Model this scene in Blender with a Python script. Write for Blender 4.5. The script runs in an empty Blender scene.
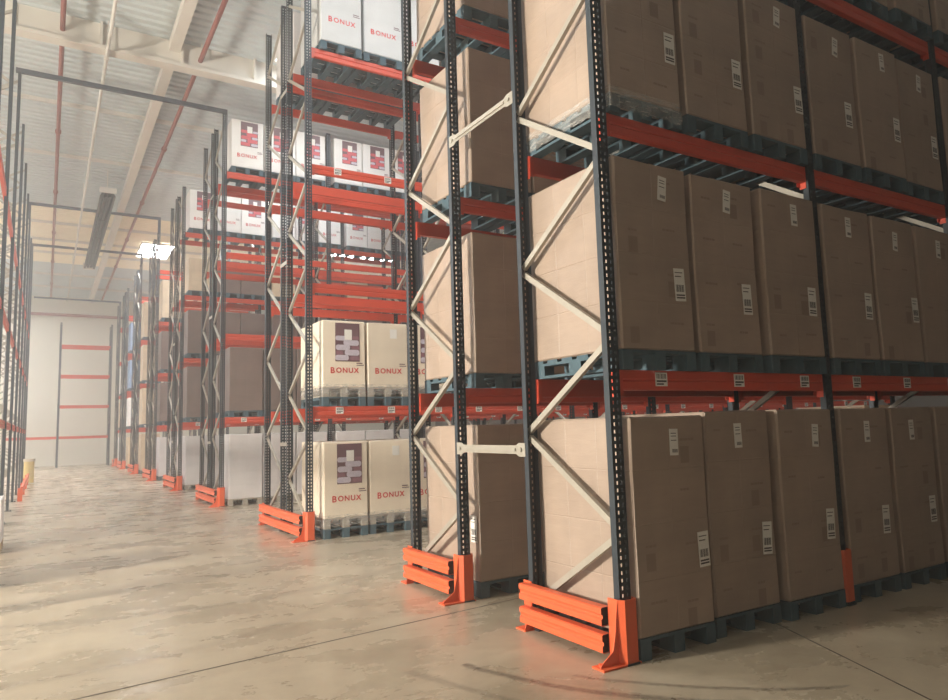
import bpy, math, random
from mathutils import Vector, Matrix
random.seed(7)
S = bpy.context.scene
COL = S.collection

# ------------------------------------------------------------------ materials
def new_mat(name):
    m = bpy.data.materials.new(name); m.use_nodes = True
    nt = m.node_tree
    return m, nt, nt.nodes['Principled BSDF']

def node(nt, typ, **kw):
    n = nt.nodes.new(typ)
    for k, v in kw.items():
        if k == 'ins':
            for kk, vv in v.items(): n.inputs[kk].default_value = vv
        else: setattr(n, k, v)
    return n

def plain(name, col, rough=.5, metal=0., var=.12, scale=6., bump=0., coat=0., spec=.5, stretch=(1, 1, 1)):
    """Principled with a noise driven tone variation in object space."""
    m, nt, p = new_mat(name)
    tc = node(nt, 'ShaderNodeTexCoord')
    mp = node(nt, 'ShaderNodeMapping'); mp.inputs['Scale'].default_value = stretch
    nt.links.new(tc.outputs['Object'], mp.inputs['Vector'])
    nz = node(nt, 'ShaderNodeTexNoise', ins={'Scale': scale, 'Detail': 5., 'Roughness': .6})
    nt.links.new(mp.outputs['Vector'], nz.inputs['Vector'])
    mx = node(nt, 'ShaderNodeMix', data_type='RGBA')
    mx.inputs[6].default_value = tuple(c * (1 - var) for c in col) + (1,)
    mx.inputs[7].default_value = tuple(min(1, c * (1 + var)) for c in col) + (1,)
    nt.links.new(nz.outputs['Fac'], mx.inputs[0])
    nt.links.new(mx.outputs[2], p.inputs['Base Color'])
    p.inputs['Roughness'].default_value = rough
    p.inputs['Metallic'].default_value = metal
    p.inputs['Coat Weight'].default_value = coat
    p.inputs['Coat Roughness'].default_value = .22
    p.inputs['Specular IOR Level'].default_value = spec
    if bump:
        b = node(nt, 'ShaderNodeBump', ins={'Strength': bump, 'Distance': .02})
        nt.links.new(nz.outputs['Fac'], b.inputs['Height'])
        nt.links.new(b.outputs['Normal'], p.inputs['Normal'])
        nt.links.new(b.outputs['Normal'], p.inputs['Coat Normal'])
    return m

def carton_mat(name, col, coat=.35, var=.1):
    """cardboard under stretch film: fibre tone, per stack tint, diagonal film wrinkles in the coat"""
    m, nt, p = new_mat(name)
    tc = node(nt, 'ShaderNodeTexCoord'); oi = node(nt, 'ShaderNodeObjectInfo')
    n1 = node(nt, 'ShaderNodeTexNoise', ins={'Scale': 2.6, 'Detail': 6.})
    nt.links.new(tc.outputs['Object'], n1.inputs['Vector'])
    mp = node(nt, 'ShaderNodeMapping'); mp.inputs['Scale'].default_value = (1.2, 1.2, 9); mp.inputs['Rotation'].default_value = (.22, .18, 0)
    nt.links.new(tc.outputs['Object'], mp.inputs['Vector'])
    n2 = node(nt, 'ShaderNodeTexNoise', ins={'Scale': 3.6, 'Detail': 8., 'Roughness': .7, 'Distortion': .5})
    nt.links.new(mp.outputs['Vector'], n2.inputs['Vector'])
    ad = node(nt, 'ShaderNodeMath', operation='MULTIPLY_ADD', ins={1: .45})
    nt.links.new(n2.outputs['Fac'], ad.inputs[0]); nt.links.new(n1.outputs['Fac'], ad.inputs[2])
    rn = node(nt, 'ShaderNodeMapRange', ins={1: .5, 2: .95, 3: 1 - var * 1.3, 4: 1 + var * 1.1})
    nt.links.new(ad.outputs[0], rn.inputs[0])
    r2 = node(nt, 'ShaderNodeMapRange', ins={1: 0, 2: 1, 3: .92, 4: 1.07})
    nt.links.new(oi.outputs['Random'], r2.inputs[0])
    mu = node(nt, 'ShaderNodeMath', operation='MULTIPLY')
    nt.links.new(rn.outputs[0], mu.inputs[0]); nt.links.new(r2.outputs[0], mu.inputs[1])
    vm = node(nt, 'ShaderNodeVectorMath', operation='SCALE'); vm.inputs[0].default_value = col
    nt.links.new(mu.outputs[0], vm.inputs['Scale'])
    nt.links.new(vm.outputs[0], p.inputs['Base Color'])
    p.inputs['Roughness'].default_value = .6
    p.inputs['Coat Weight'].default_value = coat; p.inputs['Coat Roughness'].default_value = .3
    b = node(nt, 'ShaderNodeBump', ins={'Strength': .6, 'Distance': .015})
    nt.links.new(n2.outputs['Fac'], b.inputs['Height'])
    nt.links.new(b.outputs['Normal'], p.inputs['Coat Normal'])
    b2 = node(nt, 'ShaderNodeBump', ins={'Strength': .15, 'Distance': .01})
    nt.links.new(n2.outputs['Fac'], b2.inputs['Height'])
    nt.links.new(b2.outputs['Normal'], p.inputs['Normal'])
    return m

def emit(name, col, strength):
    m, nt, p = new_mat(name)
    p.inputs['Base Color'].default_value = (.8, .8, .8, 1)
    p.inputs['Emission Color'].default_value = col + (1,)
    p.inputs['Emission Strength'].default_value = strength
    return m

def film_mat():
    m, nt, p = new_mat('stretch_film')
    p.inputs['Base Color'].default_value = (.75, .74, .72, 1); p.inputs['Roughness'].default_value = .25
    tc = node(nt, 'ShaderNodeTexCoord'); mp = node(nt, 'ShaderNodeMapping'); mp.inputs['Scale'].default_value = (3, 3, 14)
    nz = node(nt, 'ShaderNodeTexNoise', ins={'Scale': 3., 'Detail': 5.})
    nt.links.new(tc.outputs['Object'], mp.inputs[0]); nt.links.new(mp.outputs[0], nz.inputs['Vector'])
    mr = node(nt, 'ShaderNodeMapRange', ins={1: .35, 2: .7, 3: .12, 4: .45}); nt.links.new(nz.outputs['Fac'], mr.inputs[0])
    nt.links.new(mr.outputs[0], p.inputs['Alpha'])
    b = node(nt, 'ShaderNodeBump', ins={'Strength': .8, 'Distance': .02}); nt.links.new(nz.outputs['Fac'], b.inputs['Height'])
    nt.links.new(b.outputs['Normal'], p.inputs['Normal'])
    return m

M = dict(
    post=plain('post_paint', (.026, .036, .048), .45, .1, .2, 12),
    brace=plain('galvanised_brace', (.40, .37, .32), .45, .35, .12, 10),
    orange=plain('orange_paint', (.62, .072, .034), .42, 0, .10, 4),
    guard=plain('guard_orange_paint', (.74, .12, .040), .45, 0, .12, 9),
    inner=plain('rail_end_shade', (.02, .02, .02), .6),
    brown=carton_mat('brown_cardboard', (.365, .275, .218), .5),
    stain=plain('faded_print', (.30, .225, .178), .55),
    beige=carton_mat('beige_cardboard', (.66, .53, .38), .2),
    cream=carton_mat('cream_carton', (.80, .70, .565), .3, .05),
    white=carton_mat('white_skylit_carton', (.84, .82, .80), .4, .05),  # also the skylit tone of cream printed cartons on the top shelves
    offwhite=carton_mat('grey_white_carton', (.56, .56, .56), .4, .05),
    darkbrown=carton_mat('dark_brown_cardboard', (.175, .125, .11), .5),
    grey=carton_mat('pale_grey_carton', (.66, .63, .63), .2, .06),
    bluefilm=carton_mat('blue_film', (.30, .42, .62), .6),
    palletblue=plain('blue_pallet_wood', (.058, .105, .135), .75, 0, .3, 14, .2),
    palletgrey=plain('grey_pallet_wood', (.36, .32, .27), .8, 0, .25, 14, .2),
    palletwood=plain('raw_pallet_wood', (.48, .36, .23), .8, 0, .25, 14, .2),
    paper=plain('label_paper', (.82, .80, .76), .6, 0, .03),
    ink=plain('label_ink', (.06, .05, .05), .6),
    red=plain('red_print', (.60, .03, .03), .55),
    mauve=plain('photo_dark_mauve', (.16, .085, .10), .45),
    lav=plain('photo_lavender', (.55, .50, .58), .45, 0, .25, 30),
    mauve2=plain('photo_plum', (.26, .13, .16), .45, 0, .25, 30),
    rose=plain('photo_rose', (.60, .10, .12), .45, 0, .3, 30),
    deck=plain('roof_deck_steel', (.55, .605, .625), .5, 0, .05, 2),
    litdeck=plain('skylit_roof_deck', (.92, .84, .68), .55, 0, .04, 2),  # cream tone puts the skylight's glow into the deck colour
    girder=plain('cream_girder_paint', (.70, .665, .61), .6, 0, .05, 2),
    pipe=plain('red_pipe_paint', (.28, .10, .085), .5),
    conduit=plain('pale_conduit', (.66, .64, .60), .5),
    darkbar=plain('dark_tie_steel', (.07, .08, .10), .5),
    heat=plain('dark_heater_steel', (.10, .10, .10), .5, .2),
    shadewall=plain('shade_wall_panel', (.10, .085, .075), .7, 0, .06, .6),
    wall=plain('cream_wall_panel', (.72, .69, .60), .7, 0, .06, .6),
    sidewall=plain('grey_wall_panel', (.50, .49, .46), .7, 0, .06, .6),
    yellow=plain('yellow_plastic', (.80, .62, .25), .5),
    film=film_mat(),
    rubber=plain('joint_filler', (.07, .05, .04), .8),
    sky=emit('skylight_or_fill_pane', (.90, .97, 1.0), 10.5),
    skyfar=emit('skylight_or_fill_pane_far', (.97, .985, 1.0), 31.),
    dock=emit('daylight_door_pane', (1.0, .95, .86), 4.),
)

def floor_mat():
    m, nt, p = new_mat('worn_concrete')
    L = nt.links.new
    tc = node(nt, 'ShaderNodeTexCoord')
    n1 = node(nt, 'ShaderNodeTexNoise', ins={'Scale': .45, 'Detail': 8., 'Roughness': .62})
    mp = node(nt, 'ShaderNodeMapping'); mp.inputs['Scale'].default_value = (.8, 1.15, 1); mp.inputs['Rotation'].default_value = (0, 0, .5)
    L(tc.outputs['Object'], n1.inputs['Vector']); L(tc.outputs['Object'], mp.inputs['Vector'])
    n2 = node(nt, 'ShaderNodeTexNoise', ins={'Scale': 1.25, 'Detail': 12., 'Roughness': .66, 'Distortion': .15})
    L(mp.outputs['Vector'], n2.inputs['Vector'])
    n3 = node(nt, 'ShaderNodeTexNoise', ins={'Scale': 26., 'Detail': 4.})
    L(tc.outputs['Object'], n3.inputs['Vector'])
    cr = node(nt, 'ShaderNodeValToRGB'); L(n1.outputs['Fac'], cr.inputs[0])
    e = cr.color_ramp.elements
    e[0].position, e[0].color = .33, (.41, .34, .25, 1)
    e[1].position, e[1].color = .68, (.50, .43, .33, 1)
    n4 = node(nt, 'ShaderNodeTexNoise', ins={'Scale': 7., 'Detail': 8., 'Roughness': .75})
    L(tc.outputs['Object'], n4.inputs['Vector'])
    am = node(nt, 'ShaderNodeMath', operation='MULTIPLY_ADD', ins={1: .5, 2: -.25}); L(n4.outputs['Fac'], am.inputs[0])
    ap = node(nt, 'ShaderNodeMath', operation='ADD'); L(am.outputs[0], ap.inputs[0]); L(n2.outputs['Fac'], ap.inputs[1])
    c2 = node(nt, 'ShaderNodeValToRGB'); L(ap.outputs[0], c2.inputs[0])
    e = c2.color_ramp.elements
    e[0].position, e[0].color = .28, (.68, .65, .62, 1)
    e[1].position, e[1].color = .64, (1.05, 1.04, 1.03, 1)
    mul = node(nt, 'ShaderNodeMix', data_type='RGBA', blend_type='MULTIPLY'); mul.inputs[0].default_value = .85
    L(cr.outputs[0], mul.inputs[6]); L(c2.outputs[0], mul.inputs[7])
    # tyre scuffs: arcs of turning trucks, broken up by noise
    sep = node(nt, 'ShaderNodeSeparateXYZ'); L(tc.outputs['Object'], sep.inputs[0])
    prev = mul.outputs[2]
    def math(op, a, b=None, c=None):
        n = node(nt, 'ShaderNodeMath', operation=op)
        for i, v in enumerate((a, b, c)):
            if v is None: continue
            if isinstance(v, (int, float)): n.inputs[i].default_value = v
            else: L(v, n.inputs[i])
        return n.outputs[0]
    for (x0, y0, r, w, ymin, ymax, amt) in ((5.3, 5.05, 2.93, .045, 2.6, 4.3, .75), (5.3, 5.05, 2.72, .03, 2.6, 3.7, .6),
                                           (5.3, 5.05, 3.25, .05, 2.2, 4.4, .4), (1.5, 11.2, 4.1, .10, 6.2, 9.5, .28), (.2, 9.0, 3.3, .09, 5.6, 8, .22)):
        dx = math('SUBTRACT', sep.outputs[0], x0); dy = math('SUBTRACT', sep.outputs[1], y0)
        d = math('SQRT', math('ADD', math('MULTIPLY', dx, dx), math('MULTIPLY', dy, dy)))
        wob = math('MULTIPLY_ADD', n2.outputs['Fac'], .12, -.06)
        band = math('SUBTRACT', 1., math('DIVIDE', math('ABSOLUTE', math('ADD', math('SUBTRACT', d, r), wob)), w))
        band = math('MAXIMUM', band, 0.)
        g1 = math('GREATER_THAN', sep.outputs[1], ymin); g2 = math('LESS_THAN', sep.outputs[1], ymax)
        br = math('MULTIPLY', math('MINIMUM', math('MULTIPLY', band, 1.6), 1.), math('MULTIPLY', g1, g2))
        br = math('MULTIPLY', br, math('MULTIPLY', n3.outputs['Fac'], amt * 1.6))
        mm = node(nt, 'ShaderNodeMix', data_type='RGBA'); L(br, mm.inputs[0]); L(prev, mm.inputs[6])
        mm.inputs[7].default_value = (.09, .07, .055, 1); prev = mm.outputs[2]
    L(prev, p.inputs['Base Color'])
    rr = node(nt, 'ShaderNodeMapRange', ins={1: .3, 2: .7, 3: .16, 4: .42}); L(n2.outputs['Fac'], rr.inputs[0])
    L(rr.outputs[0], p.inputs['Roughness'])
    b = node(nt, 'ShaderNodeBump', ins={'Strength': .08, 'Distance': .01}); L(n3.outputs['Fac'], b.inputs['Height'])
    L(b.outputs['Normal'], p.inputs['Normal'])
    return m
M['floor'] = floor_mat()

# ------------------------------------------------------------------ mesh building
class MB:
    def __init__(s): s.v = []; s.f = []; s.mi = []; s.m = 0
    def box(s, x0, x1, y0, y1, z0, z1, faces='xXyYzZ'):
        b = len(s.v)
        s.v += [(x, y, z) for z in (z0, z1) for y in (y0, y1) for x in (x0, x1)]
        Q = {'z': (0, 2, 3, 1), 'Z': (4, 5, 7, 6), 'y': (0, 1, 5, 4), 'Y': (2, 6, 7, 3), 'x': (0, 4, 6, 2), 'X': (1, 3, 7, 5)}
        for k in faces: s.f.append(tuple(b + i for i in Q[k])); s.mi.append(s.m)
        return s
    def poly(s, pts):
        b = len(s.v); s.v += [tuple(p) for p in pts]; s.f.append(tuple(range(b, b + len(pts)))); s.mi.append(s.m); return s
    def prism(s, prof, axis, a0, a1, caps=True):
        """prof: 2D loop; extruded along axis (0,1,2) from a0 to a1"""
        def P(p, a):
            q = list(p); q.insert(axis, a); return tuple(q)
        n = len(prof); b = len(s.v)
        s.v += [P(p, a0) for p in prof] + [P(p, a1) for p in prof]
        for i in range(n):
            j = (i + 1) % n; s.f.append((b + i, b + j, b + n + j, b + n + i)); s.mi.append(s.m)
        if caps:
            s.f.append(tuple(range(b + n - 1, b - 1, -1))); s.mi.append(s.m)
            s.f.append(tuple(range(b + n, b + 2 * n))); s.mi.append(s.m)
        return s
    def tube(s, p0, p1, r, n=10):
        p0, p1 = Vector(p0), Vector(p1); d = (p1 - p0).normalized()
        u = d.orthogonal().normalized(); w = d.cross(u); b = len(s.v)
        for p in (p0, p1):
            for i in range(n):
                a = 2 * math.pi * i / n; s.v.append(tuple(p + u * r * math.cos(a) + w * r * math.sin(a)))
        for i in range(n):
            j = (i + 1) % n; s.f.append((b + i, b + j, b + n + j, b + n + i)); s.mi.append(s.m)
        s.f.append(tuple(range(b + n - 1, b - 1, -1))); s.mi.append(s.m)
        s.f.append(tuple(range(b + n, b + 2 * n))); s.mi.append(s.m)
        return s
    def mesh(s, name, mats, smooth=False):
        me = bpy.data.meshes.new(name); me.from_pydata(s.v, [], s.f)
        for m in (mats if isinstance(mats, (list, tuple)) else [mats]): me.materials.append(M[m])
        for p, k in zip(me.polygons, s.mi): p.material_index = k; p.use_smooth = smooth
        me.update(); return me

def fix_normals(me):
    import bmesh
    bm = bmesh.new(); bm.from_mesh(me); bmesh.ops.remove_doubles(bm, verts=bm.verts, dist=1e-5)
    bmesh.ops.recalc_face_normals(bm, faces=bm.faces); bm.to_mesh(me); bm.free(); return me

def ob(name, me, parent=None, loc=(0, 0, 0), rz=0.):
    o = bpy.data.objects.new(name, me); COL.objects.link(o); o.location = loc; o.rotation_euler = (0, 0, rz)
    if parent: o.parent = parent
    return o
def tag(o, label, cat, group=None, kind=None):
    o['label'] = label; o['category'] = cat; o['kind'] = 'thing'
    if group: o['group'] = group
    if kind: o['kind'] = kind
    return o
def thing(name, label, cat, loc=(0, 0, 0), rz=0., group=None):
    o = bpy.data.objects.new(name, None); COL.objects.link(o); o.location = loc; o.rotation_euler = (0, 0, rz)
    o.empty_display_size = .1
    return tag(o, label, cat, group)
def struct(name, me, loc=(0, 0, 0), label=None, cat='structure'):
    o = ob(name, me, None, loc); o['kind'] = 'structure'
    if label: o['label'] = label; o['category'] = cat
    return o

# ------------------------------------------------------------------ dimensions
X0, PITCH, PW, DEP, TOP = 3.33, 2.52, .10, 1.05, 9.1
LEV = [0., 1.97, 3.87, 5.77, 7.70]          # tops of the beam levels (0 = floor)
BH = .145                                   # beam height
CEIL, XL, XR, YF, YB = 10.1, -9.5, 26., -2.0, 48.6
LX = -.65                                   # face of the rack along the left side of the aisle

# ------------------------------------------------------------------ room shell
struct('floor', MB().box(XL, XR, YF, YB, -.2, 0).mesh('floor', 'floor'), label='worn beige concrete warehouse floor with scuffs', cat='floor')
def corrugated(y0, y1, mat, name, pitch=.25, h=.045):
    mb = MB(); y = y0; prof = []
    while y < y1 - 1e-6:
        prof += [(y, CEIL), (y + pitch * .5, CEIL), (y + pitch * .62, CEIL + h), (y + pitch * .88, CEIL + h)]
        y += pitch
    prof.append((y1, CEIL))
    prof += [(y1, CEIL + .25), (y0, CEIL + .25)]
    mb.prism(prof, 0, XL, XR)
    return mb.mesh(name, mat)
struct('ceiling', corrugated(YF, 29.5, 'deck', 'roof_deck'), label='grey corrugated steel roof deck', cat='ceiling')
struct('ceiling', corrugated(29.5, 39., 'litdeck', 'roof_deck_lit'), label='roof bay with painted-in cream glow around the bright skylight', cat='ceiling')
struct('ceiling', corrugated(39., YB + .1, 'deck', 'roof_deck_far'), label='grey roof deck near the far wall', cat='ceiling')
def panel_wall(axis, x0, x1, y0, y1, z0, z1): return MB().box(x0, x1, y0, y1, z0, z1)
bw = MB().box(XL, XR, YB, YB + .25, 0, CEIL)
for i in range(int((XR - XL) / 3)):         # vertical panel joints
    x = XL + 1.2 + 3 * i; bw.box(x, x + .05, YB - .012, YB, 0, CEIL)
struct('wall_back', bw.mesh('wall_back', 'wall'), label='cream far wall panels at the end of the aisle', cat='wall')
struct('wall_right', MB().box(XR, XR + .25, YF, YB, 0, CEIL).mesh('wall_right', 'shadewall'))  # unseen wall, darkened to cut bounce light
struct('shade_wall_front', MB().box(XL, XR, YF - .25, YF, 0, CEIL).mesh('shade_wall_front', 'shadewall'))  # unseen wall, set close and dark to keep the near aisle dim
# left wall with a tall daylight opening
DY0, DY1, DZ0, DZ1 = 4.8, 7.8, 1.2, 4.6
wl = MB()
wl.box(XL - .25, XL, YF, DY0, 0, CEIL).box(XL - .25, XL, DY1, YB, 0, CEIL)
wl.box(XL - .25, XL, DY0, DY1, DZ1, CEIL).box(XL - .25, XL, DY0, DY1, 0, DZ0)
struct('wall_left', wl.mesh('wall_left', 'sidewall'))
w = struct('window_1', MB().box(XL - .16, XL - .12, DY0, DY1, DZ0, DZ1).mesh('window_pane', 'dock'))
fr = MB()
for y in (DY0, (DY0 + DY1) / 2 - .03, DY1 - .06): fr.box(XL - .2, XL + .02, y, y + .06, DZ0, DZ1)
for z in (DZ0, DZ1 - .06): fr.box(XL - .2, XL + .02, DY0 + .06, DY1 - .06, z, z + .06)
ob('window_frame', fr.mesh('window_frame', 'sidewall'), w)
# skylights: the visible one, aisle ones, and unseen panes added as fill light
def skylight(n, x0, x1, y0, y1):
    o = struct('window_%d' % n, MB().box(x0, x1, y0, y1, CEIL - .03, CEIL - .01).mesh('skylight_or_fill_pane', 'skyfar' if y0 > 22 or y0 == 16. else 'sky'),
               label='bright roof skylight' if n == 2 else None, cat='skylight')
    f = MB(); t = .06
    f.box(x0 - t, x0, y0 - t, y1 + t, CEIL - .09, CEIL).box(x1, x1 + t, y0 - t, y1 + t, CEIL - .09, CEIL)
    f.box(x0, x1, y0 - t, y0, CEIL - .09, CEIL).box(x0, x1, y1, y1 + t, CEIL - .09, CEIL)
    ob('skylight_or_fill_curb', f.mesh('skylight_or_fill_curb', 'girder'), o)
SKY_AND_FILL = [(3.4, 4.7, 33.2, 35.8), (.3, 7.4, 6.9, 8.3), (4.2, 7.4, 13.6, 15.2), (4.6, 8.6, 19.8, 21.0), (5.0, 9.0, 25.0, 27.0), (11.5, 15., 31., 32.4), (8., 12., 37., 38.6), (11.5, 15., 7.6, 9.2), (11.5, 15., 13.6, 15.2),  # far and deep-aisle panes are unseen, added to brighten the racks
       (-7., -3.5, 16., 18.4), (-7., -3.5, 23., 25.4), (-7., -3.5, 30., 32.4), (-7., -3.5, 37., 39.4), (-7., -3.5, 43., 45.)]  # unseen left-side panes, added to brighten the far end of the hall
for i, a in enumerate(SKY_AND_FILL): skylight(i + 2, *a)
# floor joints
def strip(name, a, b, wd, label):
    a, b = Vector(a), Vector(b); d = (b - a).normalized(); n = Vector((-d.y, d.x)) * wd / 2
    pr = [tuple(a + n), tuple(a - n), tuple(b - n), tuple(b + n)]
    struct(name, MB().prism(pr, 2, -.01, .0015).mesh(name, 'rubber'), label=label, cat='floor joint')
strip('trim_1', (-8., 4.26), (12., 6.48), .014, 'dark joint line across the floor beside the second rack row')
strip('trim_2', (5.14, 4.12), (3.4, .2), .012, 'dark joint line in the shaded floor at the right')

# roof girder with stiffeners, purlin and small roof battens
g = MB(); GY = 15.55
g.box(XL, XR, GY, GY + .04, 9.58, CEIL).box(XL, XR, GY - .12, GY + .16, 9.5, 9.58)
x = XL + .9
while x < XR: g.box(x, x + .05, GY - .10, GY, 9.58, CEIL); x += 1.55
struct('roof_girder', g.mesh('roof_girder', 'girder'), label='cream roof girder crossing above the aisle', cat='girder')
struct('roof_beam', MB().box(2.02, 2.24, YF, YB, 9.86, CEIL).mesh('roof_beam', 'girder'), label='long cream roof beam running down the aisle ceiling', cat='beam')
for y in (19.8, 23.6, 31.4, 34.2, 36.6, 41.5, 45.):
    struct('roof_batten', MB().box(XL, XR, y, y + .05, 10.0, CEIL).mesh('roof_batten', 'conduit'))

# ------------------------------------------------------------------ services under the roof
def pipe(name, x, z, r, y0, y1, mat, label, cat, step=5.4):
    t = thing(name, label, cat, (x, y0, z))
    ob('pipe_run', MB().tube((0, 0, 0), (0, y1 - y0, 0), r, 12).mesh('pipe_run', mat, True), t)
    y = 1.2; hm = MB().box(-.012, .012, -.012, .012, 0, CEIL - z + .02).mesh('hanger', 'conduit')
    cm = MB().tube((0, -.05, 0), (0, .05, 0), r * 1.5, 12).mesh('coupling', mat)
    while y < y1 - y0:
        ob('hanger', hm, t, (0, y, 0)); ob('coupling', cm, t, (0, y + .3, 0)); y += step
pipe('sprinkler_pipe', .04, 9.78, .05, -2, 47, 'pipe', 'dark red sprinkler pipe along the ceiling above the left side', 'pipe')
pipe('sprinkler_pipe', 2.66, 9.78, .05, -2, 47, 'pipe', 'dark red sprinkler pipe along the ceiling nearest the right racks', 'pipe')
pipe('cable_conduit', .84, 9.44, .035, -2, 46, 'conduit', 'thin pale conduit running along the ceiling below the girder', 'conduit')
h = thing('radiant_heater', 'long dark heater trough hanging under the ceiling over the aisle', 'heater', (1.22, 24., 9.08))
hb = MB()
hb.prism([(0, 0), (.06, 0), (.14, .18), (.30, .18), (.38, 0), (.44, 0), (.33, .24), (.11, .24)], 1, 0, 11.)
ob('reflector', hb.mesh('reflector', 'heat'), h)
tb = MB().tube((.16, .15, .06), (.16, 10.85, .06), .045, 10).tube((.28, .15, .06), (.28, 10.85, .06), .045, 10)
for i in range(5): tb.box(.12, .32, .3 + i * 2.55, .34 + i * 2.55, .0, .02)
ob('burner_tubes', tb.mesh('burner_tubes', 'heat'), h)
ob('end_cap', MB().box(-.02, .46, -.04, 0, .10, .27).mesh('end_cap', 'conduit'), h)
ob('end_cap', MB().box(-.02, .46, 11., 11.1, -.02, .26).mesh('end_cap', 'conduit'), h)
for y in (.4, 5.5, 10.6): ob('hanger', MB().box(.21, .23, y, y + .02, .24, CEIL - 9.08).mesh('hanger', 'conduit'), h)
t = thing('fire_main_pipe', 'dark red pipe running across the top of the far wall', 'pipe', (XL + .3, YB - .45, 8.95))
ob('pipe_run', MB().tube((0, 0, 0), (XR - XL - .6, 0, 0), .085, 12).mesh('pipe_run', 'pipe', True), t)
for x in range(1, 34, 4): ob('hanger', MB().box(x, x + .03, -.015, .015, 0, CEIL - 8.95 + .02).mesh('hanger', 'conduit'), t)

# ------------------------------------------------------------------ shared rack meshes
def post_mesh(H, pitch=.05, hh=.025, th=.003, depth=.058):
    mb = MB(); xs = [0, .022, .036, .064, .078, .1]; n = int(H / pitch)
    for y in (0., th):                                    # outer and inner sheet of the perforated web
        for i in (0, 2, 4): mb.poly([(xs[i], y, 0), (xs[i + 1], y, 0), (xs[i + 1], y, H), (xs[i], y, H)])
        for i in (1, 3):
            z = 0.
            for k in range(n):
                a = k * pitch; mb.poly([(xs[i], y, a), (xs[i + 1], y, a), (xs[i + 1], y, a + pitch - hh), (xs[i], y, a + pitch - hh)])
            mb.poly([(xs[i], y, n * pitch), (xs[i + 1], y, n * pitch), (xs[i + 1], y, H), (xs[i], y, H)])
    mb.box(0, th, th, depth, 0, H).box(.1 - th, .1, th, depth, 0, H)
    return mb.mesh('post', 'post')
POST = post_mesh(TOP)
BASE = MB().box(-.004, .104, -.055, .12, 0, .012).tube((.03, -.03, .01), (.03, -.03, .032), .011, 6).tube((.07, -.03, .01), (.07, -.03, .032), .011, 6).mesh('base_plate', 'post')
def brace_mesh(y0, z0, y1, z1, n='brace'):
    a, b = Vector((0, y0, z0)), Vector((0, y1, z1)); d = (b - a); L = d.length; d.normalize()
    up = Vector((0, -d.z, d.y)); w, t, dp = .023, .004, .034
    mb = MB()
    prof = [(-dp / 2, -w), (dp / 2, -w), (dp / 2, -w + t), (-dp / 2 + t, -w + t), (-dp / 2 + t, w - t), (dp / 2, w - t), (dp / 2, w), (-dp / 2, w)]
    vs = []
    for q in (a, b):
        for (px, pu) in prof: vs.append(tuple(q + Vector((px, 0, 0)) + up * pu))
    k = len(prof); mb.v = vs
    for i in range(k): mb.f.append((i, (i + 1) % k, k + (i + 1) % k, k + i))
    mb.f.append(tuple(range(k - 1, -1, -1))); mb.f.append(tuple(range(k, 2 * k))); mb.mi = [0] * len(mb.f)
    return mb.mesh(n, 'brace')
DZ = .675
BR_UP = brace_mesh(.03, 0, DEP - .03, DZ - .05)       # rises away from the near post
BR_DN = brace_mesh(DEP - .03, 0, .03, DZ - .05)
ALLBR = {}
def all_braces(flip):
    if flip not in ALLBR:
        mb = MB()
        z = .2; far = not flip
        src = {True: BR_DN, False: BR_UP}
        while z < TOP - .7:
            me = src[far]; b = len(mb.v)
            mb.v += [(v.co.x, v.co.y, v.co.z + z) for v in me.vertices]
            for p in me.polygons: mb.f.append(tuple(b + i for i in p.vertices)); mb.mi.append(0)
            far = not far; z += DZ
        ALLBR[flip] = mb.mesh('bracing', 'brace')
    return ALLBR[flip]
def frame(label, loc, group, flip=False, detail=True, rz=0., bases=True, post=None):
    t = thing('rack_upright_frame', label, 'rack frame', loc, rz, group)
    pm = post or POST
    for p in (ob('post', pm, t), ob('post', pm, t, (PW, DEP, 0), math.pi)):
        if bases: ob('base_plate', BASE, p)
    if detail is None:                       # low frame: plain rungs
        for z in (.4, 2.4, 4.4, 6.4, 7.9): ob('brace', MB().box(-.017, .017, .03, DEP - .03, z, z + .045).mesh('brace', 'brace'), t, (.05, 0, 0))
    elif detail:
        z = .2; far = not flip
        while z < TOP - .7:
            ob('brace', BR_DN if far else BR_UP, t, (.05, 0, z)); far = not far; z += DZ
    else:
        ob('bracing', all_braces(flip), t, (.05, 0, 0))
    return t
BEAM = {}
def beam_mesh(L):
    if L not in BEAM:
        h, d = BH, .05                                    # stepped box section lying along X, top at z = 0
        prof = [(0, -h), (d, -h), (d, 0), (.0, 0), (-.004, -.012), (-.004, -h * .42), (.006, -h * .5), (-.004, -h * .58), (-.004, -h + .012)]
        BEAM[L] = MB().prism(prof, 0, 0, L).mesh('beam', 'orange')
    return BEAM[L]
CONN = MB().box(0, .006, -.006, .056, -.20, -.001).box(.006, .045, -.010, -.0045, -.18, -.004).mesh('end_connector', 'orange')
def placard_mesh():
    mb = MB().box(-.06, .06, -.0085, -.004, -.115, -.015); mb.m = 1
    for i in range(9):
        x = -.05 + i * .0115; mb.box(x, x + (.004, .007, .005)[i % 3], -.0095, -.0085, -.06, -.024)
    mb.box(-.05, .05, -.0095, -.0085, -.085, -.072).box(-.05, .02, -.0095, -.0085, -.105, -.094)
    return mb.mesh('bay_label', ['paper', 'ink'])
PLAC = placard_mesh()
def load_beam(label, x, y, z, L, near, group, plac=(), conn=True):
    """near: the beam's face looks to -Y; otherwise it is turned to look to +Y"""
    t = thing('load_beam', label, 'rack beam', (x if near else x + L, y, z), 0 if near else math.pi, group)
    bo = ob('beam', beam_mesh(L), t)
    if conn:
        ob('end_connector', CONN, t); c = ob('end_connector', CONN, t, (L, .05, 0), math.pi)
    for px in plac: ob('bay_label', PLAC, bo, (px, 0, 0))
    return t
SPAC = {}
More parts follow.
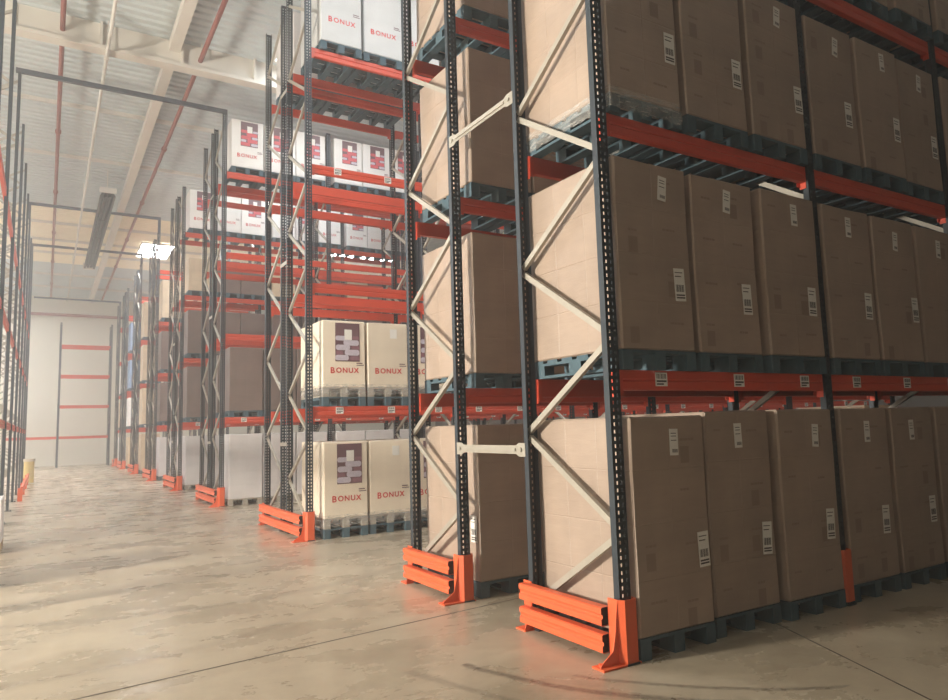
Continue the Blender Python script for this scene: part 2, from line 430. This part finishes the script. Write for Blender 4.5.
def spacer(label, y0, y1, z, dz=0., x=X0 + .012, grp='row spacers between rack rows'):
    L = y1 - y0; mb = MB(); s = .006
    pr = [(0, -.055), (.09, -.055), (.13, -.035), (L - .13, -.035), (L - .09, -.055), (L, -.055), (L, .055), (L - .09, .055), (L - .13, .035), (.13, .035), (.09, .055), (0, .055)]
    if L < .4: pr = [(0, -.03), (L, -.03), (L, .03), (0, .03)]
    mb.prism(pr, 0, 0, s)
    if L > .4: mb.box(-.012, 0, .13, L - .13, -.012, .012); mb.tube((-.012, .06, 0), (0, .06, 0), .018, 8); mb.tube((-.012, L - .06, 0), (0, L - .06, 0), .018, 8)
    o = ob('row_spacer', mb.mesh('row_spacer', 'brace'), None, (x - .015, y0, z))
    return tag(o, label, 'rack spacer', grp)

# guards
def protector_mesh(H=.42, foot=True, mat='guard'):
    mb = MB(); out = [(-.03, .09), (-.03, -.005), (0., -.045), (.10, -.045), (.122, -.005), (.122, .05)]
    inn = [(.116, .05), (.116, -.001), (.096, -.038), (.004, -.038), (-.023, -.001), (-.023, .09)]
    mb.prism(out + inn, 2, 0.012 if foot else .03, H)
    if foot:
        mb.box(-.21, .12, -.05, .07, 0, .012)
        mb.prism([(-.035, .40), (-.035, .012), (-.20, .012), (-.19, .03), (-.085, .10), (-.06, .2)], 1, -.005, .003)
        mb.tube((-.17, .03, .01), (-.17, .03, .03), .014, 6); mb.tube((-.10, .03, .01), (-.10, .03, .03), .014, 6)
    return mb.mesh('post_protector', mat)
PROT = protector_mesh(); PROT2 = protector_mesh(.46, False)
def far_foot():
    mb = MB(); mb.box(-.045, -.035, -.10, .0, .0, .37)
    mb.box(-.12, .02, -.11, .02, 0, .012)
    mb.prism([(-.045, .20), (-.045, .012), (-.12, .012), (-.11, .03)], 1, -.10, -.092)
    return mb.mesh('far_bracket', 'guard')
FARB = far_foot()
def rail_mesh(L):
    # lipped box rail along +Y, face to -X, open end with a dark sheet painted in as inside shade
    mb = MB(); h, d = .125, .075
    prof = [(0, .008), (.012, 0), (d, 0), (d, h), (.012, h), (0, h - .008), (0, h * .66), (.012, h * .58), (.012, h * .44), (0, h * .36)]
    # prof given as (x, z)
    n = len(prof); mb.v = [(p[0], 0, p[1]) for p in prof] + [(p[0], L, p[1]) for p in prof]
    for i in range(n): mb.f.append((i, (i + 1) % n, n + (i + 1) % n, n + i)); mb.mi.append(0)
    mb.f.append(tuple(range(n, 2 * n))); mb.mi.append(0)
    mb.m = 1; mb.poly([(p[0] * .98 + .001, .02, p[1] * .97 + .002) for p in prof])
    return mb.mesh('rail', ['guard', 'inner'])
def end_guard(label, y0, y1, x=X0, grp='orange end guards'):
    """along the row end from the near post (y0) to beyond the far post (y1)"""
    t = thing('rack_end_guard', label, 'end guard', (x, y0, 0), 0, grp)
    ob('post_protector', PROT, t)
    L = y1 - y0
    rm = rail_mesh(L - .13)
    ob('rail', rm, t, (-.085, .10, .055)); ob('rail', rm, t, (-.085, .10, .232))
    ob('far_bracket', FARB, t, (.03, L, 0))
    return t

# pallets -------------------------------------------------------
def pallet_parts(w=.8, d=1.2):
    bl, bd = .10, .145; out = []
    blk = MB().box(-.05, .05, -.0725, .0725, .022, .10)
    deck = MB()
    for i in range(6):
        y = i * (d - .13) / 5; deck.box(0, w, y, y + .13 + (.0 if i % 2 else .0), .122, .144)
    strg = MB()
    for x in (.0, w / 2 - .05, w - .1): strg.box(x, x + .10, 0, d, .10, .122)
    run = MB().box(-.05, .05, 0, d, 0, .022)
    pos = [(x, y) for x in (.05, w / 2, w - .05) for y in (.0725, d / 2, d - .0725)]
    return deck, strg, blk, run, pos
PAL = {}
def pallet(label, x, y, z, mat, group, detail=True, rz=0., w=.8, d=1.2):
    key = (mat, detail, w, d)
    if key not in PAL:
        deck, strg, blk, run, pos = pallet_parts(w, d)
        if detail: PAL[key] = (deck.mesh('deck', mat), strg.mesh('stringers', mat), blk.mesh('block', mat), run.mesh('base_runner', mat), pos)
        else:
            for (px, py) in pos: deck.box(px - .05, px + .05, py - .0725, py + .0725, .022, .10)
            for (px, py) in pos[::3]: deck.box(px - .05, px + .05, 0, d, 0, .022)
            for xx in (.0, w / 2 - .05, w - .1): deck.box(xx, xx + .10, 0, d, .10, .122)
            PAL[key] = deck.mesh('pallet', mat)
    if not detail:
        return tag(ob('pallet', PAL[key], None, (x, y, z), rz), label, 'pallet', group)
    dk, sg, bk, rn, pos = PAL[key]
    t = thing('pallet', label, 'pallet', (x, y, z), rz, group)
    ob('deck', dk, t); ob('stringers', sg, t)
    for p in pos: ob('block', bk, t, (p[0], p[1], 0))
    for px in (.05, w / 2, w - .05): ob('base_runner', rn, t, (px, 0, 0))
    return t

# wrapped stacks ------------------------------------------------
def stack_mesh(w, d, h, nx, ny, nz, mat, seam=.0025, wob=.004, seed=0):
    """one continuous wrapped block with shallow seams between its tiers and columns, softened edges"""
    rnd = random.Random(seed); r = .012
    def coords(L, n):
        c = [0, r]; s = []
        for i in range(1, n):
            q = L * i / n; c += [q - .006, q, q + .006]; s.append(len(c) - 2)
        c += [L - r, L]; return c, s
    xs, sx = coords(w, nx); ys, sy = coords(d, ny); zs, sz = coords(h, nz)
    mb = MB(); idx = {}
    ph = [rnd.uniform(0, 6) for _ in range(6)]
    def V(i, j, k):
        if (i, j, k) in idx: return idx[(i, j, k)]
        x, y, z = xs[i], ys[j], zs[k]; ox = oy = oz = 0.
        ex = -1 if i == 0 else 1 if i == len(xs) - 1 else 0
        ey = -1 if j == 0 else 1 if j == len(ys) - 1 else 0
        ez = -1 if k == 0 else 1 if k == len(zs) - 1 else 0
        on = abs(ex) + abs(ey) + abs(ez)
        if on > 1:
            q = r * .55; ox -= ex * q; oy -= ey * q; oz -= ez * q
        else:
            dp = 0.
            if ex and (j in sy or k in sz): dp = seam
            if ey and (i in sx or k in sz): dp = seam
            if ez and (i in sx or j in sy): dp = seam * .6
            ox -= ex * dp; oy -= ey * dp; oz -= ez * dp
        f = z / h
        ox += wob * math.sin(5 * z + ph[0]) * (1 if ex else .3) ; oy += wob * math.sin(4.3 * z + ph[1]) * (1 if ey else .3)
        if ez > 0: oz += wob * math.sin(6 * x + ph[2])
        idx[(i, j, k)] = len(mb.v); mb.v.append((x + ox, y + oy, z + oz)); return idx[(i, j, k)]
    nx_, ny_, nz_ = len(xs), len(ys), len(zs)
    for i in range(nx_ - 1):
        for k in range(nz_ - 1):
            for j, rev in ((0, False), (ny_ - 1, True)):
                q = [V(i, j, k), V(i + 1, j, k), V(i + 1, j, k + 1), V(i, j, k + 1)]
                mb.f.append(tuple(q[::-1] if rev else q)); mb.mi.append(0)
    for j in range(ny_ - 1):
        for k in range(nz_ - 1):
            for i, rev in ((0, True), (nx_ - 1, False)):
                q = [V(i, j, k), V(i, j + 1, k), V(i, j + 1, k + 1), V(i, j, k + 1)]
                mb.f.append(tuple(q[::-1] if rev else q)); mb.mi.append(0)
    for i in range(nx_ - 1):
        for j in range(ny_ - 1):
            for k, rev in ((0, True), (nz_ - 1, False)):
                q = [V(i, j, k), V(i + 1, j, k), V(i + 1, j + 1, k), V(i, j + 1, k)]
                mb.f.append(tuple(q[::-1] if rev else q)); mb.mi.append(0)
    return mb.mesh('carton_block', mat)
STK = {}
def stack(w, d, h, nx, ny, nz, mat, v):
    k = (w, d, round(h, 2), nx, ny, nz, mat, v)
    if k not in STK: STK[k] = stack_mesh(w, d, h, nx, ny, nz, mat, seed=v)
    return STK[k]

def ship_label(kind):
    mb = MB(); w, h = (.085, .19) if kind == 0 else (.11, .25) if kind == 1 else (.12, .15)
    mb.box(-w / 2, w / 2, -.0025, 0, -h / 2, h / 2); mb.m = 1
    if kind == 1:
        for i in range(10): mb.box(-.044 + i * .009, -.044 + i * .009 + (.003, .006, .0045)[i % 3], -.0035, -.0025, -.055, -.0)
        for z in (-.085, -.105): mb.box(-.045, .045, -.0035, -.0025, z, z + .011)
        mb.box(-.045, .02, -.0035, -.0025, .06, .067); mb.box(-.045, .035, -.0035, -.0025, .09, .096)
    elif kind == 0:
        for i in range(5): mb.box(-.018 + i * .011, -.018 + i * .011 + .006, -.0035, -.0025, -.075, -.05)
        for z in (.06, .04, .01): mb.box(-.03, .025, -.0035, -.0025, z, z + .005)
    return mb.mesh('shipping_label', ['paper', 'ink'])
SL = [ship_label(i) for i in range(3)]

def text_mesh(body, size, mat, name):
    cu = bpy.data.curves.new(name, 'FONT'); cu.body = body; cu.size = size; cu.extrude = .001; cu.align_x = 'CENTER'; cu.offset = size * .016; cu.space_character = 1.2
    o = bpy.data.objects.new(name, cu); COL.objects.link(o)
    dg = bpy.context.evaluated_depsgraph_get(); me = bpy.data.meshes.new_from_object(o.evaluated_get(dg))
    bpy.data.objects.remove(o)
    me.transform(Matrix.Rotation(math.pi / 2, 4, 'X')); me.materials.clear(); me.materials.append(M[mat]); me.name = name
    return me
TX = text_mesh('ONUX', .112, 'red', 'brand_print'); TXB = text_mesh('B', .13, 'red', 'brand_print')
def join_mesh(a, b, off, name, mat):
    mb = MB()
    for me, o in ((a, (0, 0, 0)), (b, off)):
        k = len(mb.v); mb.v += [(v.co.x + o[0], v.co.y + o[1], v.co.z + o[2]) for v in me.vertices]
        for p in me.polygons: mb.f.append(tuple(k + i for i in p.vertices)); mb.mi.append(0)
    return mb.mesh(name, mat)
BRAND = join_mesh(TX, TXB, (-.243, 0, -.008), 'brand_print', 'red')
def towel_panel(tone):
    """printed picture of folded towels: a dark ground, rounded pale folds, a small white tag"""
    W, H = .40, .60; mb = MB().box(0, W, -.002, 0, 0, H); rnd = random.Random(3)
    def fold(x0, x1, z0, z1, m, lift):
        mb.m = m; n = 7; r = (z1 - z0) / 2; pts = []
        for i in range(n + 1):
            a = math.pi / 2 + math.pi * i / n; pts.append((x0 + r * .8 + r * .8 * math.cos(a), -.002 - lift, z0 + r + r * math.sin(a)))
        for i in range(n + 1):
            a = -math.pi / 2 + math.pi * i / n; pts.append((x1 - r * .8 + r * .8 * math.cos(a), -.002 - lift, z0 + r + r * math.sin(a)))
        mb.poly(pts)
    rows = [(-.005, .22, .015, .10), (.15, .395, .095, .185), (.005, .24, .175, .26), (.13, .39, .25, .335), (.0, .27, .325, .40)]
    for i, (a, b, c, d) in enumerate(rows): fold(a, b, c, d, 1, .001 + i * .0004)
    fold(.24, .40, .02, .085, 2, .0008); fold(.26, .395, .19, .245, 2, .0008); fold(.28, .40, .345, .40, 2, .0008); fold(.0, .13, .105, .165, 2, .0008)
    mb.m = 3; mb.box(.15, .27, -.006, -.002, .34, .50)
    return mb.mesh('printed_picture', ['mauve', 'lav' if tone else 'rose', 'lav' if not tone else 'mauve2', 'paper'])
PIC = [towel_panel(0), towel_panel(1)]
SMALLP = MB().box(0, .10, -.002, 0, .03, .045).box(0, .12, -.002, 0, 0, .012).mesh('small_print', 'mauve')

NUM = ['first', 'second', 'third', 'fourth', 'fifth', 'sixth', 'seventh', 'eighth', 'ninth', 'tenth', 'eleventh', 'twelfth', 'thirteenth', 'fourteenth', 'fifteenth', 'sixteenth', 'seventeenth', 'eighteenth', 'nineteenth', 'twentieth', 'twenty-first']
LVN = ['floor', 'first shelf', 'second shelf', 'third shelf', 'top shelf']
def slot_x(n):
    """left edge of pallet slot n (3 per bay) in a right-hand row"""
    b, s = divmod(n, 3); return X0 + b * PITCH + PW + .028 + s * .806
def skirt_mesh(w, d, z0, z1):
    mb = MB(); e = .007; n = 24; pts = []
    for i in range(n): pts.append((-e + (w + 2 * e) * i / n, -e))
    for i in range(n): pts.append((w + e, -e + (d + 2 * e) * i / n))
    for i in range(n): pts.append((w + e - (w + 2 * e) * i / n, d + e))
    for i in range(n): pts.append((-e, d + e - (d + 2 * e) * i / n))
    N = len(pts); rnd = random.Random(5)
    for k in range(3):
        for (x, y) in pts:
            q = rnd.uniform(-.004, .004); mb.v.append((x + q, y + q, z0 + (z1 - z0) * k / 2 + (rnd.uniform(-.012, .012) if k == 0 else 0)))
    for k in range(2):
        for i in range(N): mb.f.append((k * N + i, k * N + (i + 1) % N, (k + 1) * N + (i + 1) % N, (k + 1) * N + i)); mb.mi.append(0)
    return mb.mesh('stretch_film', 'film', True)
SKIRT = {}
def with_marks(me, w, h, seed):
    rnd = random.Random(seed); mb = MB()
    mb.v = [tuple(v.co) for v in me.vertices]; mb.f = [tuple(p.vertices) for p in me.polygons]; mb.mi = [0] * len(mb.f); mb.m = 1
    hz = h / 4; y = -.0052
    def flat(x, z, ww, hh): mb.poly([(x, y, z), (x + ww, y, z), (x + ww, y, z + hh), (x, y, z + hh)])
    for i in range(2):
        for k in range(4):
            x0, z0 = w * (.5 * i + .10 + rnd.uniform(0, .06)), hz * k + hz * rnd.uniform(.45, .6)
            if rnd.random() < .75:
                x = x0
                for q in range(rnd.choice((3, 4))):
                    c = rnd.uniform(.018, .038); flat(x, z0, c, .017); x += c + .006
            if rnd.random() < .3: flat(x0, z0 - .16, .09, .12)
    return mb.mesh('carton_block', ['brown', 'stain'])
MARKED = {}
def put(row, n, lev, kind, h=None, jit=True, detail=False, double=False, face=-1, pal='palletblue', tiers=4, base=None, labels=True, pic=None, w=.745, d=1.06):
    rd = ROWS[row]; rw = rd['word']; x = slot_x(n) + (.010 if n % 3 == 2 else 0) if row == 'A' else slot_x(n) + (.12 if row == 'C' else .07) - (n % 3) * (.066 if row == 'C' else .034)
    if row == 'C': w = .70
    y = rd['y'] - .02 if base is None else base
    z = LEV[lev]
    jx, jy = (random.uniform(-.006, .006), random.uniform(-.03, .03)) if jit else (0, 0)
    rz = math.radians(random.uniform(-.35, .35)) if jit else 0
    lv = LVN[lev]; where = ('on the floor under ' if lev == 0 else 'on %s of ' % lv) + rw
    if (row, lev, n) in TAKEN: return
    TAKEN.add((row, lev, n))
    pw = {'palletblue': 'blue wooden', 'palletgrey': 'grey wooden', 'palletwood': 'pale wooden'}
    pl = ' %s, %s from aisle' % (where, NUM[n])
    pallet(('lower %s pallet' if double else '%s pallet') % pw[pal] + pl, x + jx, y + jy, z, pal, 'pallets of the ' + rw, detail, rz, w, d)
    z += .1445
    if double:
        pallet('upper grey wooden pallet' + pl, x + jx, y + jy, z, 'palletgrey', 'pallets of the ' + rw, detail, rz, w, d); z += .1445
    nm = {'brown': 'brown film-wrapped carton stack', 'beige': 'beige carton stack', 'cream': 'cream printed carton stack', 'white': 'white printed carton stack', 'grey': 'pale grey carton stack', 'bluefilm': 'blue film-wrapped stack', 'offwhite': 'grey-white printed carton stack', 'darkbrown': 'dark brown film-wrapped carton stack'}[kind]
    h = h or {'brown': 1.44, 'beige': 1.45, 'cream': 1.14, 'white': 1.20, 'grey': 1.42, 'bluefilm': 1.4, 'offwhite': 1.6, 'darkbrown': 1.44}[kind]
    nt = {'brown': (2, 3, 4), 'beige': (2, 3, 4), 'cream': (1, 1, 1), 'white': (1, 1, 1), 'grey': (2, 3, 5), 'bluefilm': (1, 1, 2), 'offwhite': (1, 1, 1), 'darkbrown': (2, 3, 4)}[kind]
    me = stack(w, d, h, nt[0], nt[1], nt[2], kind, n % 3)
    t = thing('wrapped_carton_stack', nm + pl, 'carton stack', (x + jx, y + jy, z), rz, 'carton stacks of the ' + rw)
    if row == 'A':
        k = (me.name, (n + lev) % 4)
        if k not in MARKED: MARKED[k] = with_marks(me, w, h, n * 7 + lev)
        me = MARKED[k]
    ob('carton_block', me, t)
    if double or (row, lev, n) == ('A', 2, 0):
        k = (w, d)
        if k not in SKIRT: SKIRT[k] = skirt_mesh(w, d, -.115, .05)
        ob('stretch_film', SKIRT[k], t)
    if labels and kind in ('brown', 'beige') and detail:
        rs = random.Random(row + str(n) + str(lev))
        if face < 0:
            o = ob('shipping_label', SL[0], t, (.40 + rs.uniform(-.06, .1), -.006, h - .19 + rs.uniform(-.04, .03))); o.rotation_euler.y = rs.uniform(-.06, .14)
            o = ob('shipping_label', SL[1], t, (.64 + rs.uniform(-.06, .03), -.006, h * .33 + rs.uniform(-.02, .06))); o.rotation_euler.y = rs.uniform(-.04, .06)
        o = ob('shipping_label', SL[1], t, (-.006, .085, h * .33), -math.pi / 2) if (row, n, lev) == ('B', 0, 0) else None
    if kind in ('cream', 'white', 'offwhite'):
        ob('brand_print', BRAND, t, (.40, -.0055, h * .22))
        ob('small_print', SMALLP, t, (w - .15, -.0055, h * .33))
        if pic: ob('printed_picture', PIC[0 if kind == 'white' else 1], t, (.205, -.0055, h - .635))
        if not pic and detail: ob('shipping_label', SL[2], t, (.45, -.0055, h - .17))
    return t
TAKEN = set()

# ------------------------------------------------------------------ right-hand rack rows
ROWS = {}
order = [('A', 3.66), ('B', 5.78), ('C', 10.30), ('D', 11.62), ('E', 16.42), ('F', 17.74), ('G', 22.1), ('H', 23.42), ('I', 27.7), ('J', 29.02),
         ('K', 33.4), ('L', 34.72), ('N', 39.0), ('O', 40.32), ('P', 43.6)]
for i, (r, y) in enumerate(order): ROWS[r] = dict(y=y, word='%s rack row' % NUM[i], i=i)
# near rows: nbays with all levels, plus further bays with first-level beams only
SPEC = {'A': (3, 0), 'B': (3, 0), 'C': (2, 4), 'D': (2, 4), 'E': (3, 4), 'F': (3, 3), 'G': (3, 2), 'H': (1, 0), 'I': (1, 0), 'J': (1, 0), 'K': (1, 0), 'L': (1, 0), 'N': (1, 0), 'O': (1, 0), 'P': (1, 0)}
FLIP = {'C', 'G', 'K'}
for r, (nb, extra) in SPEC.items():
    rd = ROWS[r]; y, wd = rd['y'], rd['word']; near = rd['i'] < 6
    for k in range(nb + extra + 1):
        nth = 'aisle-end' if k == 0 else '%s inner' % NUM[k - 1]
        frame('dark blue upright frame of %s, %s one from the aisle' % (wd, NUM[k]), (X0 + k * PITCH, y, 0), 'upright frames of the ' + wd, r in FLIP, near and k < 2)
    L = PITCH - PW
    for k in range(nb + extra):
        for lv in range(1, 5):
            if k >= nb and lv > 1: continue
            if r in 'HJLO' and lv > 3: continue
            for side in ('near', 'far'):
                yy = y + .028 if side == 'near' else y + DEP - .028
                pls = ()
                fs = 'near' if rd['i'] % 2 == 0 else 'far'
                if side == fs and rd['i'] < 8 and (lv == 1 or (r == 'C' and lv == 3)): pls = (.43, 1.30, 2.16)
                if side == fs and r == 'A' and lv > 1: pls = ()
                load_beam('orange %s beam of %s in %s, %s bay from aisle' % (side, LVN[lv], wd, NUM[k]), X0 + k * PITCH + PW, yy, LEV[lev] if False else LEV[lv], L, side == 'near', 'load beams of the ' + wd, pls, near)
# row spacers
for z in (1.40, 4.40, 7.4): spacer('pale row spacer bar joining the two nearest rack rows at %s height' % {1.4: 'chest', 4.4: 'second shelf', 7.4: 'top'}[z], 3.66 + DEP - .02, 5.80, z)
for (a, b) in (('C', 'D'), ('E', 'F'), ('G', 'H')):
    for z, wz in ((1.4, 'low'), (4.4, 'middle'), (7.4, 'high')):
        spacer('short pale spacer, %s, joining %s and %s' % (wz, ROWS[a]['word'], ROWS[b]['word'].replace(' rack', '')), ROWS[a]['y'] + DEP - .05, ROWS[b]['y'] + .05, z)
# guards
end_guard('orange end guard at the foot of the nearest rack row', 3.66, 3.66 + DEP + .05)
end_guard('orange end guard at the foot of the second rack row', 5.78, 5.78 + DEP + .05)
for a, b in (('C', 'D'), ('E', 'F'), ('G', 'H'), ('I', 'J'), ('K', 'L'), ('N', 'O')):
    end_guard('orange end guard across %s and %s' % (ROWS[a]['word'], ROWS[b]['word']), ROWS[a]['y'], ROWS[b]['y'] + DEP + .06)
end_guard('orange end guard of the farthest rack row beside the far wall', 43.6, 43.6 + DEP + .06)
tag(ob('upright_protector', PROT2, None, (X0 + PITCH, 3.66, 0)), 'red-orange protector at the foot of the second upright in nearest row', 'post protector', 'protectors on inner uprights')
tag(ob('upright_protector', PROT2, None, (X0 + PITCH, 16.42, 0)), 'orange protector at the foot of an inner upright of fifth rack row', 'post protector', 'protectors on inner uprights')

# loads -----------------------------------------------------------------
for n in range(9):
    put('A', n, 0, 'brown', 1.49 if n == 0 else 1.52, detail=True)
    put('A', n, 1, 'brown', 1.42, detail=True)
    put('A', n, 2, 'brown', 1.36, detail=True)
    put('A', n, 3, 'brown', 1.42, detail=True)
for n in range(3):
    for lv in range(5): put('B', n, lv, 'brown', (1.47, 1.40, 1.42, 1.42, 1.3)[lv], detail=True, face=1)
put('B', 8, 0, 'beige', 1.60, face=1)
for n in range(3):
    put('C', n, 0, 'cream', 1.14, detail=True, double=True, pic=(n != 1))
    put('C', n, 1, 'cream', 1.04, detail=True, double=True, pic=(n != 1))
    put('C', n, 4, 'offwhite', 1.62, detail=True, pic=False)
    put('D', n, 4, 'grey', 1.2, detail=True, face=1)
for n in range(9):
    if n < 9: put('E', n, 0, 'grey', 1.44, pal='palletgrey')
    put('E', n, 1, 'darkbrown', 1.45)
    put('E', n, 4, 'white', 1.16, pic=True)  # white tone stands in for cold skylight on the cream printed cartons
    put('G', n, 0, 'grey', 1.42, pal='palletgrey')
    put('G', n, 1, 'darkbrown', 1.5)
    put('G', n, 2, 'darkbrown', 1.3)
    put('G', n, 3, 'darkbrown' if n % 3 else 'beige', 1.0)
    put('G', n, 4, 'white', 1.2, pic=n % 2 == 0)
for n in range(3):
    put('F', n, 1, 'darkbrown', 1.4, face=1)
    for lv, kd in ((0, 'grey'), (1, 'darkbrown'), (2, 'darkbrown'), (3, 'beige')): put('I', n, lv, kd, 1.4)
for lv in range(4): put('K', 0, lv, 'beige', 1.55)
for lv, kd in ((0, 'beige'), (1, 'white'), (2, 'bluefilm'), (3, 'bluefilm')): put('N', 0, lv, kd, 1.42, labels=False)
for lv, kd in ((0, 'white'), (1, 'beige'), (2, 'white')): put('P', 0, lv, kd, 1.42, labels=False)

# ------------------------------------------------------------------ rack along the left side of the aisle (runs away from the camera)
LY = [8.02 + 2.8 * k for k in range(10)]
for k, y in enumerate(LY):
    frame('dark upright frame of the left side rack, %s from the camera' % NUM[k], (LX, y, 0), 'upright frames of the left rack', False, False, math.pi / 2)
for k in range(len(LY) - 1):
    for lv in (1, 2, 3):
        for side in ('aisle', 'rear'):
            if k > 5 and side == 'rear': continue
            t = thing('load_beam', 'orange %s-side beam, %s of left rack, %s bay from camera' % (side, LVN[lv], NUM[k]), 'rack beam',
                      (LX - .028 if side == 'aisle' else LX - DEP + .028, LY[k] + PW if side == 'aisle' else LY[k + 1], LEV[lv]), math.pi / 2 if side == 'aisle' else -math.pi / 2, 'load beams of the left rack')
            ob('beam', beam_mesh(2.7), t)
for k, kd, hh in ((0, 'cream', .52), (1, 'white', .62)):
    y = LY[k] + 1.35
    tag(pallet('pale wooden pallet on floor under left rack, %s bay from camera' % NUM[k], LX + .16, y, 0, 'palletwood', 'pallets of the left rack', False, math.pi / 2), 'pale wooden pallet on floor under left rack, %s bay from camera' % NUM[k], 'pallet', 'pallets of the left rack')
    t = thing('wrapped_carton_stack', 'low %s carton stack on floor under left rack, %s bay from camera' % (kd, NUM[k]), 'carton stack', (LX + .16, y, .1445), math.pi / 2, 'carton stacks of the left rack')
    ob('carton_block', stack(.8, 1.2, hh, 2, 2, 2, kd, k), t)
t = thing('floor_guard_rail', 'low orange guard rail along the foot of the left rack', 'guard rail', (LX + .14, 22.0, 0))
ob('rail', MB().box(0, .06, 0, 8.2, .22, .38).mesh('rail', 'guard'), t)
for y in (.1, 2.7, 5.4, 8.0): ob('bracket', MB().box(-.06, .05, y, y + .06, 0, .34).mesh('bracket', 'guard'), t)
t = thing('bollard', 'pale yellow plastic bollard at the left rack by the far wall', 'bollard', (LX + .17, 31.3, 0))
ob('sleeve', MB().tube((0, 0, .0), (0, 0, .78), .17, 16).mesh('sleeve', 'yellow', False), t)
ob('cap', MB().tube((0, 0, .78), (0, 0, .88), .19, 16).mesh('cap', 'cream'), t)

# ties crossing the aisle at the rack tops
for y, zt, wd in ((16.42, 9.1, 'nearest'), (27.7, 9.60, 'second'), (33.3, 9.5, 'third'), (43.6, 9.1, 'farthest')):
    t = thing('aisle_tie_beam', 'dark steel tie bar spanning the aisle above the racks, %s one' % wd, 'tie bar', (LX - .1, y, zt), 0, 'tie bars over the aisle')
    xr = X0 - LX + (.6 if zt > 9.6 else .2)
    ob('bar', MB().box(0, xr, 0, .08, 0, .09).mesh('bar', 'darkbar'), t)
    for x in (0, X0 - LX + .11): ob('leg', MB().box(x, x + .09, 0, .08, min(9.1 - zt, -.005) + .004, 0).mesh('leg', 'darkbar'), t)

# rack against the far wall
BY = 45.4; BL = [0, 1.71, 3.44, 5.15, 6.85]; POST_LOW = post_mesh(8.1)
for k, x in enumerate((-2.0, .54, 3.08)):
    frame('dark upright frame of the far wall rack, %s from the left' % NUM[k], (x, BY, 0), 'upright frames of the far wall rack', False, None, post=POST_LOW)
for k, x in enumerate((-2.0, .54)):
    for lv in range(1, 5):
        if k == 0 and lv > 1: continue
        for side in ('near', 'far'):
            yy = BY + .028 if side == 'near' else BY + DEP - .028
            load_beam('dark red %s beam, %s of far wall rack, %s bay' % (side, LVN[lv], ('left', 'right')[k]), x + PW, yy, BL[lv], PITCH - PW + .02, side == 'near', 'load beams of the far wall rack', (), False)

# ------------------------------------------------------------------ light
def area(name, loc, target, sx, sy, power, col):
    l = bpy.data.lights.new(name, 'AREA'); l.shape = 'RECTANGLE'; l.size, l.size_y = sx, sy; l.energy = power; l.color = col
    o = bpy.data.objects.new(name, l); COL.objects.link(o); o.location = loc
    o.rotation_euler = (Vector(target) - Vector(loc)).to_track_quat('-Z', 'Y').to_euler(); return o
area('daylight_through_opening', (XL + .05, 6.4, 3.3), (3.5, 6.2, 1.9), 1.1, 1.1, 2700, (1.0, .93, .79))
w = bpy.data.worlds.new('hall_air'); S.world = w; w.use_nodes = True
nt = w.node_tree; bg = nt.nodes['Background']
bg.inputs['Color'].default_value = (.8, .88, 1, 1); bg.inputs['Strength'].default_value = .3
HAZE = .008
if HAZE:
    vs = nt.nodes.new('ShaderNodeVolumeScatter'); vs.inputs['Density'].default_value = HAZE; vs.inputs['Anisotropy'].default_value = .6
    vs.inputs['Color'].default_value = (.97, .985, 1, 1)
    nt.links.new(vs.outputs[0], nt.nodes['World Output'].inputs['Volume'])

# ------------------------------------------------------------------ camera
f = 701.; cx, cy = 474., 350.
def dirv(u, v): return Vector((u - cx, -(v - cy), -f)).normalized()
dy = dirv(45, 439); dx = dirv(1630, 393); dx = (dx - dx.dot(dy) * dy).normalized(); dz = dx.cross(dy)
R = Matrix((dx, dy, dz))                       # rows: world axes in camera coordinates -> camera to world
cam = bpy.data.cameras.new('camera'); cam.sensor_width = 36.; cam.lens = f / 948. * 36.; cam.clip_end = 200
co = bpy.data.objects.new('camera', cam); COL.objects.link(co)
co.matrix_world = Matrix.Translation((0, 0, 1.6)) @ R.to_4x4()
S.camera = co

S.view_settings.view_transform = 'Standard'; S.view_settings.look = 'None'; S.view_settings.gamma = 1.; S.view_settings.use_curve_mapping = False
S.view_settings.exposure = 0.
S.cycles.use_denoising = True
S.cycles.max_bounces = 10; S.cycles.diffuse_bounces = 6; S.cycles.volume_bounces = 1
S.cycles.sample_clamp_indirect = 8.
